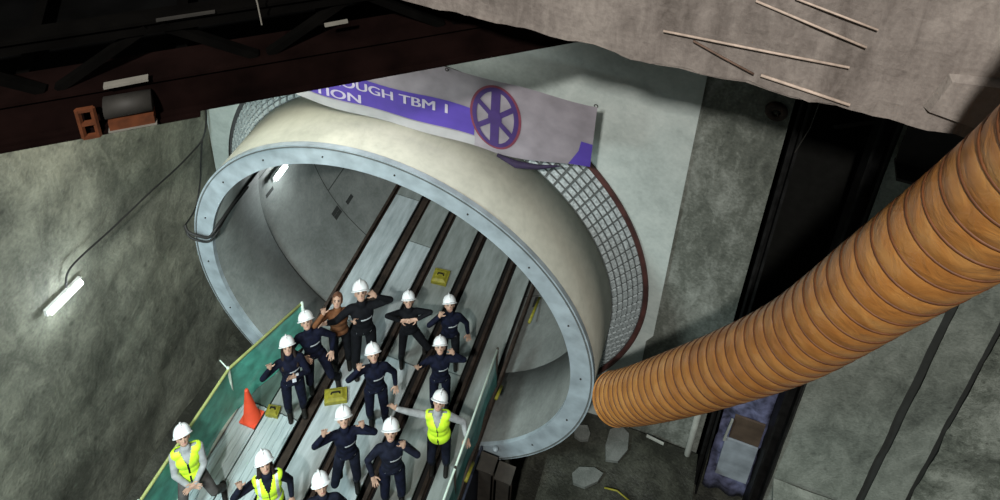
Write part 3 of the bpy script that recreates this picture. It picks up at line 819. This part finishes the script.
def person(loc, face, label, s=1.03, lean=(0,0), head=(.35,0,0), ra=None, la=None, rf=(-.11,0), lf=(.11,0), rfz=.0, lfz=.0, rk=(-.1,-1,0), lk=(.1,-1,0),
           hip=(0,0,.93), jacket='navy', trousers='navy', vest=False, hat=True, hair=None, badge=False, stripe=True, rhand='up', lhand='down'):
    root = thing('person', loc, label, 'person', 'people posing on the deck', toward(loc[0], loc[1], face))
    root.scale = (s*1.04,s*1.04,s*.94)
    H = Vector(hip)
    T = Matrix.Translation(H) @ Matrix.Rotation(lean[1],4,'Y') @ Matrix.Rotation(lean[0]-.10,4,'X') @ Matrix.Translation((0,0,-.93))   # upper body frame
    def U(p): return T @ Vector(p)
    R3 = T.to_3x3()
    neck = U((0,.01,1.52))
    HR = R3 @ (Matrix.Rotation(head[2],3,'Y') @ Matrix.Rotation(head[1],3,'Z') @ Matrix.Rotation(-head[0]-.38,3,'X'))
    def HD(p): return neck + HR @ Vector(p)                       # head frame, origin at the top of the neck
    arms = {}
    for sd, spec, sg in (('r', ra, -1), ('l', la, 1)):
        sh = Vector((sg*.165,.01,1.41))
        wr, hint, fdir = spec if spec else ((sg*.10,-.04,-.50), (sg*.5,.6,0), None)
        e, w = ik(sh, sh+Vector(wr), .285, .255, hint)
        arms[sd] = (U(sh), U(e), U(w), (R3 @ Vector(fdir)).normalized() if fdir else (U(w)-U(e)).normalized())
    legs = {}
    for sd, f, fz, kh, sg in (('r', rf, rfz, rk, -1), ('l', lf, lfz, lk, 1)):
        hp = H+Vector((sg*.095,0,-.02)); an = Vector((f[0], f[1], .10+fz))
        kn, an = ik(hp, an, .43, .42, kh); legs[sd] = (hp, kn, an)
    # --- body: one continuous skinned surface
    b = MB()
    b.ell(U((0,0,1.0)), (.145,.10,.13), R3); b.ell(U((0,0,1.14)), (.13,.09,.14), R3); b.ell(U((0,0,1.31)), (.155,.105,.16), R3)
    b.capsule(U((-.13,.01,1.42)), .05, U((.13,.01,1.42)), .05)
    b.capsule(U((0,.015,1.42)), .062, HD((0,.01,.05)), .052)
    b.ell(HD((0,-.005,.125)), (.074,.092,.112), HR, 24, 16)
    b.ell(HD((0,-.035,.055)), (.052,.052,.052), HR)                 # jaw
    b.capsule(HD((0,-.088,.122)), .009, HD((0,-.108,.088)), .014, 10)    # nose
    for sg in (-1,1): b.ell(HD((sg*.077,.005,.105)), (.012,.022,.034), HR, 10, 8)
    for sd in 'rl':
        S, E, W, F = arms[sd]
        b.capsule(S, .046, E, .036); b.capsule(E, .036, W, .027)
        Hp, K, A = legs[sd]
        b.capsule(Hp, .075, K, .05); b.capsule(K, .05, A, .036); b.capsule(A+Vector((0,.03,-.05)), .034, A+Vector((0,-.13,-.068)), .028)
        # hand
        nrm = Vector((0,-1,.3)); nrm = R3 @ nrm; nrm = nrm-F*nrm.dot(F)
        if nrm.length < .1: nrm = Vector((0,0,1))-F*F.z
        nrm.normalize(); sv = F.cross(nrm).normalized()
        med = (U((0,0,1.3))-W); 
        if sv.dot(med) < 0: sv = -sv
        RM = Matrix((sv, F, nrm)).transposed()
        b.ell(W+F*.05, (.042,.056,.017), RM, 14, 10); b.capsule(W, .026, W+F*.03, .026, 10)
        for i, (o_, ln) in enumerate(((.032,.072),(.011,.082),(-.011,.077),(-.031,.060))):
            p0 = W+F*.085+sv*o_; d1 = (F+sv*o_*4.5+nrm*.10).normalized(); p1 = p0+d1*ln*.55; d2 = (d1+nrm*.35).normalized(); p2 = p1+d2*ln*.5
            b.capsule(p0, .0092, p1, .0088, 8); b.capsule(p1, .0088, p2, .0074, 8)
        p0 = W+F*.03+sv*.03; p1 = p0+(sv*.8+F*.55+nrm*.2).normalized()*.045; p2 = p1+(sv*.35+F*.85+nrm*.2).normalized()*.035
        b.capsule(p0, .014, p1, .0105, 8); b.capsule(p1, .0105, p2, .0085, 8)
    me = remesh(b, .0062, 2)
    IH = HR.inverted()
    for p in me.polygons:
        q = IH @ (p.center-neck)
        if q.y < -.05:
            for sg in (-1,1):
                if abs(q.x-sg*.030) < .014 and abs(q.z-.128) < .0085: p.material_index = 1
                if abs(q.x-sg*.031) < .018 and abs(q.z-.148) < .0055: p.material_index = 3
            if abs(q.x) < .024 and abs(q.z-.058) < .007: p.material_index = 2
    obj('body', me, root, [M['skin'], M['skindark'], M['lips'], M['hair']])
    # --- jacket
    j = MB()
    j.ell(U((0,.0,1.0)), (.155,.120,.11), R3); j.ell(U((0,0,1.14)), (.142,.110,.15), R3); j.ell(U((0,0,1.30)), (.166,.126,.175), R3)
    j.capsule(U((-.135,.01,1.41)), .068, U((.135,.01,1.41)), .068); j.capsule(U((0,.015,1.43)), .085, U((0,.01,1.50)), .070)
    for sd in 'rl':
        S, E, W, F = arms[sd]
        j.capsule(S, .062, E, .048); j.capsule(E, .048, E.lerp(W,.90), .037)
    me = remesh(j, .014, 3)
    IT = T.inverted()
    for p in me.polygons:
        q = IT @ p.center
        if stripe and -.02 < q.x < .13 and q.y < -.05 and abs(q.z-1.29) < .014 and q.y > -.2: p.material_index = 1
        if stripe and -.10 < q.x < .12 and q.y < 0 and abs(q.z-.985) < .011: p.material_index = 1
    obj('jacket', me, root, [M[jacket], M['reflect'] if not vest else M[jacket]])
    # --- trousers
    t = MB(); t.ell(H+Vector((0,0,.06)), (.148,.115,.10)); 
    for sd in 'rl':
        Hp, K, A = legs[sd]
        t.capsule(Hp, .088, K, .064); t.capsule(K, .064, A+Vector((0,0,.03)), .057)
    obj('trousers', remesh(t, .015, 3), root, [M[trousers]])
    # --- boots
    for sd in 'rl':
        A = legs[sd][2]; bt = MB()
        bt.capsule(A+Vector((0,.02,.06)), .055, A+Vector((0,.03,-.05)), .046, 12); bt.capsule(A+Vector((0,.03,-.055)), .044, A+Vector((0,-.15,-.062)), .037, 12)
        obj('boot', remesh(bt, .013, 1), root, [M['boot']])
    # --- vest
    if vest:
        v = MB()
        v.ell(U((0,0,1.00)), (.180,.148,.16), R3); v.ell(U((0,0,1.15)), (.160,.130,.15), R3); v.ell(U((0,0,1.30)), (.182,.146,.175), R3)
        v.capsule(U((-.125,.01,1.425)), .082, U((.125,.01,1.425)), .082)
        me = remesh(v, .013, 3)
        bm = bmesh.new(); bm.from_mesh(me); kill = []
        for f in bm.faces:
            q = IT @ f.calc_center_median()
            if q.z > 1.34 and abs(q.x) < .012+(q.z-1.34)*.42 and q.y < .03: kill.append(f)
            elif q.z > 1.50 or q.z < .90: kill.append(f)
            elif abs(q.z-1.09) < .022: f.material_index = 1
            elif abs(abs(q.x)-.115) < .018 and q.z > 1.11: f.material_index = 1
            elif abs(q.x) < .008 and q.y < 0: f.material_index = 2
        bmesh.ops.delete(bm, geom=kill, context='FACES'); bm.to_mesh(me); bm.free()
        o = obj('safety_vest', me, root, [M['hivis'], M['hivis'] if vest == 'plain' else M['reflect'], M['navygrey']])
    # --- hat or hair
    if hat:
        hm = MB(); prof = [(.116*math.cos(a)**.85 if a < 1.5 else .001, .138*math.sin(a)) for a in [i*PI/2/12 for i in range(13)]]
        vs = []; fs = []; n_ = 32
        for r_, z_ in prof:
            for k_ in range(n_):
                a = 2*PI*k_/n_; vs.append((r_*math.cos(a), r_*1.14*math.sin(a), z_))
        for i in range(12):
            for k_ in range(n_): l_ = (k_+1) % n_; fs.append((i*n_+k_, i*n_+l_, (i+1)*n_+l_, (i+1)*n_+k_))
        hm.add(vs, fs)
        rid = [(.0, .116*1.14*math.cos(a)*1.0, .138*math.sin(a)+.006) for a in [i*PI/16 for i in range(2,15)]]
        hm.tube(rid, .014, 8)
        HM = Matrix.Translation(HD((0,.004,.158))) @ HR.to_4x4() @ Matrix.Rotation(-.22,4,'X')
        hm.xf(HM); ho = obj('hard_hat', hm.mesh('hard_hat'), root, [M['hat']], True)
        bm_ = MB(); vs = []; fs = []
        for k_ in range(n_):
            a = 2*PI*k_/n_; fr_ = max(0, -math.sin(a)); ex = .014+.036*fr_**1.5
            for r_, z_ in ((.106,.004),(.116+ex,-.006-.012*fr_),(.116+ex,-.014-.012*fr_),(.106,-.006)):
                f_ = r_/.118; vs.append((.118*f_*math.cos(a), .118*1.14*f_*math.sin(a), z_))
        for k_ in range(n_):
            l_ = (k_+1) % n_
            for i in range(4): fs.append((k_*4+i, l_*4+i, l_*4+(i+1) % 4, k_*4+(i+1) % 4))
        bm_.add(vs, fs).xf(HM); obj('brim', bm_.mesh('brim'), ho, [M['hat']])
    if hair:
        h_ = MB()
        h_.ell(HD((0,.016,.136)), (.089,.104,.122), HR)
        if hair == 'long':
            for sg in (-1,1): h_.capsule(HD((sg*.068,.02,.12)), .034, U((sg*.10,-.06,1.34)), .040)
            h_.capsule(HD((0,.07,.12)), .05, U((0,.12,1.36)), .06)
        mm = remesh(h_, .011, 2)
        if not hat or hair:
            bm = bmesh.new(); bm.from_mesh(mm); kill = [f for f in bm.faces if (lambda q: q.y < -.045 and q.z < .185 and abs(q.x) < .062 and q.z > 0.0)(IH @ (f.calc_center_median()-neck))]
            bmesh.ops.delete(bm, geom=kill, context='FACES'); bm.to_mesh(mm); bm.free()
        obj('hair', mm, root, [M['brownhair' if hair == 'short_brown' else 'hair']])
    if badge:
        MB().box((-.03,-.004,-.045),(.03,.004,.045)).xf(T @ Matrix.Translation((.03,-.128,1.10))).build('badge', M['badge'], root)
    return root

P = lambda x, y: (x, y, ZF+.002)
UP = (0,0,1)
# arms: (wrist relative to own shoulder, elbow hint, finger direction)
def crowd():
    person(P(-1.68,-2.03), -.15, 'person in yellow vest with grey sleeves, hands joined at the waist, beside green fence', s=.88,
           vest='plain', jacket='greycloth', trousers='greytrouser', ra=((.13,-.22,-.43), (-1,.3,-.1), (.9,-.2,-.3)), la=((-.13,-.22,-.43), (1,.3,-.1), (-.9,-.2,-.3)),
           rf=(-.20,-.05), lf=(.36,.0), hip=(.02,0,.86), head=(.30,.1,0), stripe=False)
    person(P(-0.54,-1.96), -.1, 'person in yellow vest over navy sleeves raising an open hand at bottom edge', s=.88,
           vest=True, jacket='navygrey', trousers='navy', ra=((-.16,-.12,.20), (-.5,.1,-1), (-.1,0,1)), head=(.30,.15,0), hair='long', stripe=False)
    person(P(0.19,-1.92), -.1, 'person in navy cut off below the shoulders, hat at the bottom edge', jacket='navygrey', head=(.25,.2,0), s=.86)
    person(P(0.06,-1.16), 0, 'person in navy with both hands raised beside the face and one foot lifted', s=.86,
           ra=((-.12,-.12,.25), (-.5,.1,-1), (.12,0,1)), la=((.08,-.14,.27), (.6,.1,-1), (-.1,0,1)), rf=(-.12,.18), rfz=.22, rk=(-.3,-1,.2), lf=(.10,0), head=(.30,0,0), trousers='navygrey')
    person(P(0.68,-1.12), 0, 'person in navy with left hand raised to the cheek, bottom centre, nearest the right netting', s=.88,
           la=((.0,-.18,.25), (.7,.1,-1), (-.1,0,1)), ra=((-.10,-.08,-.47), (-1,.4,0), None), jacket='navygrey', head=(.30,-.1,0))
    person(P(1.08,-0.54), -.1, 'person in yellow vest and pale grey sleeves with both arms stretched out', vest='plain', jacket='greycloth', trousers='navygrey',
           ra=((-.44,-.10,.30), (-.3,.3,-1), (-.5,-.1,.9)), la=((.25,-.05,-.43), (.6,.4,0), None), lean=(0,-.06), head=(.30,-.2,.1), stripe=False, s=.84)
    person(P(0.02,-0.28), 0, 'person in navy, right hand raised to the cheek, left arm hanging, middle of crowd', s=.86,
           ra=((-.06,-.16,.25), (-.6,.1,-1), (.1,0,1)), la=((.14,.0,-.5), (.6,.4,0), None), rf=(-.10,0), lf=(.12,-.05), head=(.30,.1,0))
    person(P(-1.10,-0.59), 0, 'person in navy with long dark hair and a white badge next to the traffic cone', s=.86,
           hair='long', badge=True, ra=((-.12,-.14,.14), (-.6,.1,-1), (-.1,-.1,1)), la=((-.12,-.20,-.14), (.8,.2,-.8), (-.7,-.3,.5)), head=(.30,0,0))
    person(P(-1.06,-0.17), 0, 'person in dark navy striding with one foot forward behind the long haired person', s=.88,
           ra=((.02,-.16,-.28), (-.8,.3,-.5), None), la=((.10,-.06,-.46), (1,.4,0), None), rf=(-.05,.0), lf=(.36,-.05), hip=(.06,0,.88), lean=(0,-.10), head=(.30,0,0))
    person(P(-0.50,0.36), 0, 'tall person in black with left hand at the hat, left of the second rail', s=.98,
           la=((.03,-.10,.30), (1,0,-.4), (-.5,0,.8)), ra=((-.34,-.16,-.02), (-.5,.2,-1), None), jacket='blackcloth', trousers='blackcloth', rf=(-.14,-.06), lf=(.10,0), head=(.30,0,0))
    person(P(-0.84,0.26), 0, 'bareheaded person in brown with a hand lifted, half hidden behind the tall person', s=.86, hat=False, hair='short_brown',
           jacket='browncloth', trousers='blackcloth', ra=((-.05,-.16,.24), (-.6,0,-1), (0,0,1)), la=((.08,-.22,-.05), (1,-.1,-.8), (.3,-.2,1)), stripe=False, head=(.2,-.2,0))
    person(P(0.08,0.68), 0, 'person in black with both elbows spread wide and hands at the chest, legs apart', s=.80,
           ra=((.02,-.18,.02), (-1,-.1,.55), (1,0,-.1)), la=((-.02,-.18,.02), (1,-.1,.55), (-1,0,-.1)), rf=(-.16,-.02), lf=(.26,.12), lfz=.14, lk=(.6,-1,.2), jacket='blackcloth', trousers='blackcloth', stripe=False, head=(.22,0,0))
    person(P(0.66,0.83), 0, 'person in dark navy, hand at the mouth, left arm hanging, farthest right at the back', s=.80,
           ra=((-.01,-.18,.23), (-.7,.1,-1), (.3,0,1)), la=((.16,.02,-.5), (.6,.4,0), None), jacket='navy', trousers='blackcloth', head=(.30,.1,0))
    person(P(0.78,0.19), 0, 'person in navy saluting with left hand at the hat and right hand lifted sideways', s=.80,
           la=((.05,-.12,.30), (.8,0,-.7), (-.4,0,.9)), ra=((-.20,-.14,-.02), (-.7,.2,-1), (-.2,-.2,1)), head=(.35,0,0))
crowd()

# ------------------------------------------------------------------ light
def area(loc, target, size, power, col, sy=None, spread=180):
    l = bpy.data.lights.new('area', 'AREA'); l.energy = power; l.color = col; l.size = size
    if sy: l.shape = 'RECTANGLE'; l.size_y = sy
    l.spread = math.radians(spread)
    o = bpy.data.objects.new('area_light', l); COL.objects.link(o); o.location = loc
    d = Vector(target)-Vector(loc); o.rotation_euler = d.to_track_quat('-Z','Y').to_euler(); return o
def point(loc, power, col, r=.1):
    l = bpy.data.lights.new('point', 'POINT'); l.energy = power; l.color = col; l.shadow_soft_size = r
    o = bpy.data.objects.new('point_light', l); COL.objects.link(o); o.location = loc; return o
area((-1.6,-5.6,5.2), (-.4,-.9,-1.9), 1.4, 205, (.82,1.0,1.0), spread=95)   # flood on the deck
area((3.0,-12,16.4), (2.5,1.0,1.0), .5, 2500, (1.0,.97,.91))            # flood high over the shaft
area((.45,.80,4.5), (.6,1.36,3.9), .3, 5, (.96,1.0,.97))               # lamp behind the gantry lighting the back wall
area((-.9,-1.3,5.6), (-.6,.5,2.9), .7, 20, (1.0,.97,.86), spread=90)    # warm lamp over the ring's crown
area((-2.0,-.4,4.9), (-3.6,.2,1.3), .6, 42, (1.0,.97,.80), spread=140)   # warm fill added to brighten the top of the left wall
point((-3.25,-1.58,.66), 14, (.9,1,1), .06)
point((-2.36,1.70,-.02), 24, (.92,1,1), .06)
point((0,6.5,1.6), 40, (.9,1,1), .2)                                    # lamps deeper in the tunnel
w = bpy.data.worlds.new('World'); SC.world = w; w.use_nodes = True
w.node_tree.nodes['Background'].inputs['Color'].default_value = (.80,.92,.90,1)
w.node_tree.nodes['Background'].inputs['Strength'].default_value = .06

# ------------------------------------------------------------------ camera
cam = bpy.data.cameras.new('Camera'); co = bpy.data.objects.new('Camera', cam); COL.objects.link(co); SC.camera = co
f_px, pit, yaw, rol = 811.08, .5049, -.3175, .0429
fw = Vector((math.sin(yaw)*math.cos(pit), math.cos(yaw)*math.cos(pit), -math.sin(pit)))
r0 = fw.cross(Vector((0,0,1))).normalized(); u0 = r0.cross(fw)
rr = r0*math.cos(rol)+u0*math.sin(rol); uu = -r0*math.sin(rol)+u0*math.cos(rol)
Mx = Matrix((rr, uu, -fw)).transposed().to_4x4(); Mx.translation = (3.4105,-6.0347,10.0359)
co.matrix_world = Mx
cam.sensor_width = 36; cam.sensor_fit = 'HORIZONTAL'; cam.lens = 36*f_px/1000
cam.shift_x = 0; cam.shift_y = -.3432; cam.clip_start = .05; cam.clip_end = 200
SC.view_settings.view_transform = 'Standard'; SC.view_settings.look = 'None'; SC.view_settings.exposure = 0
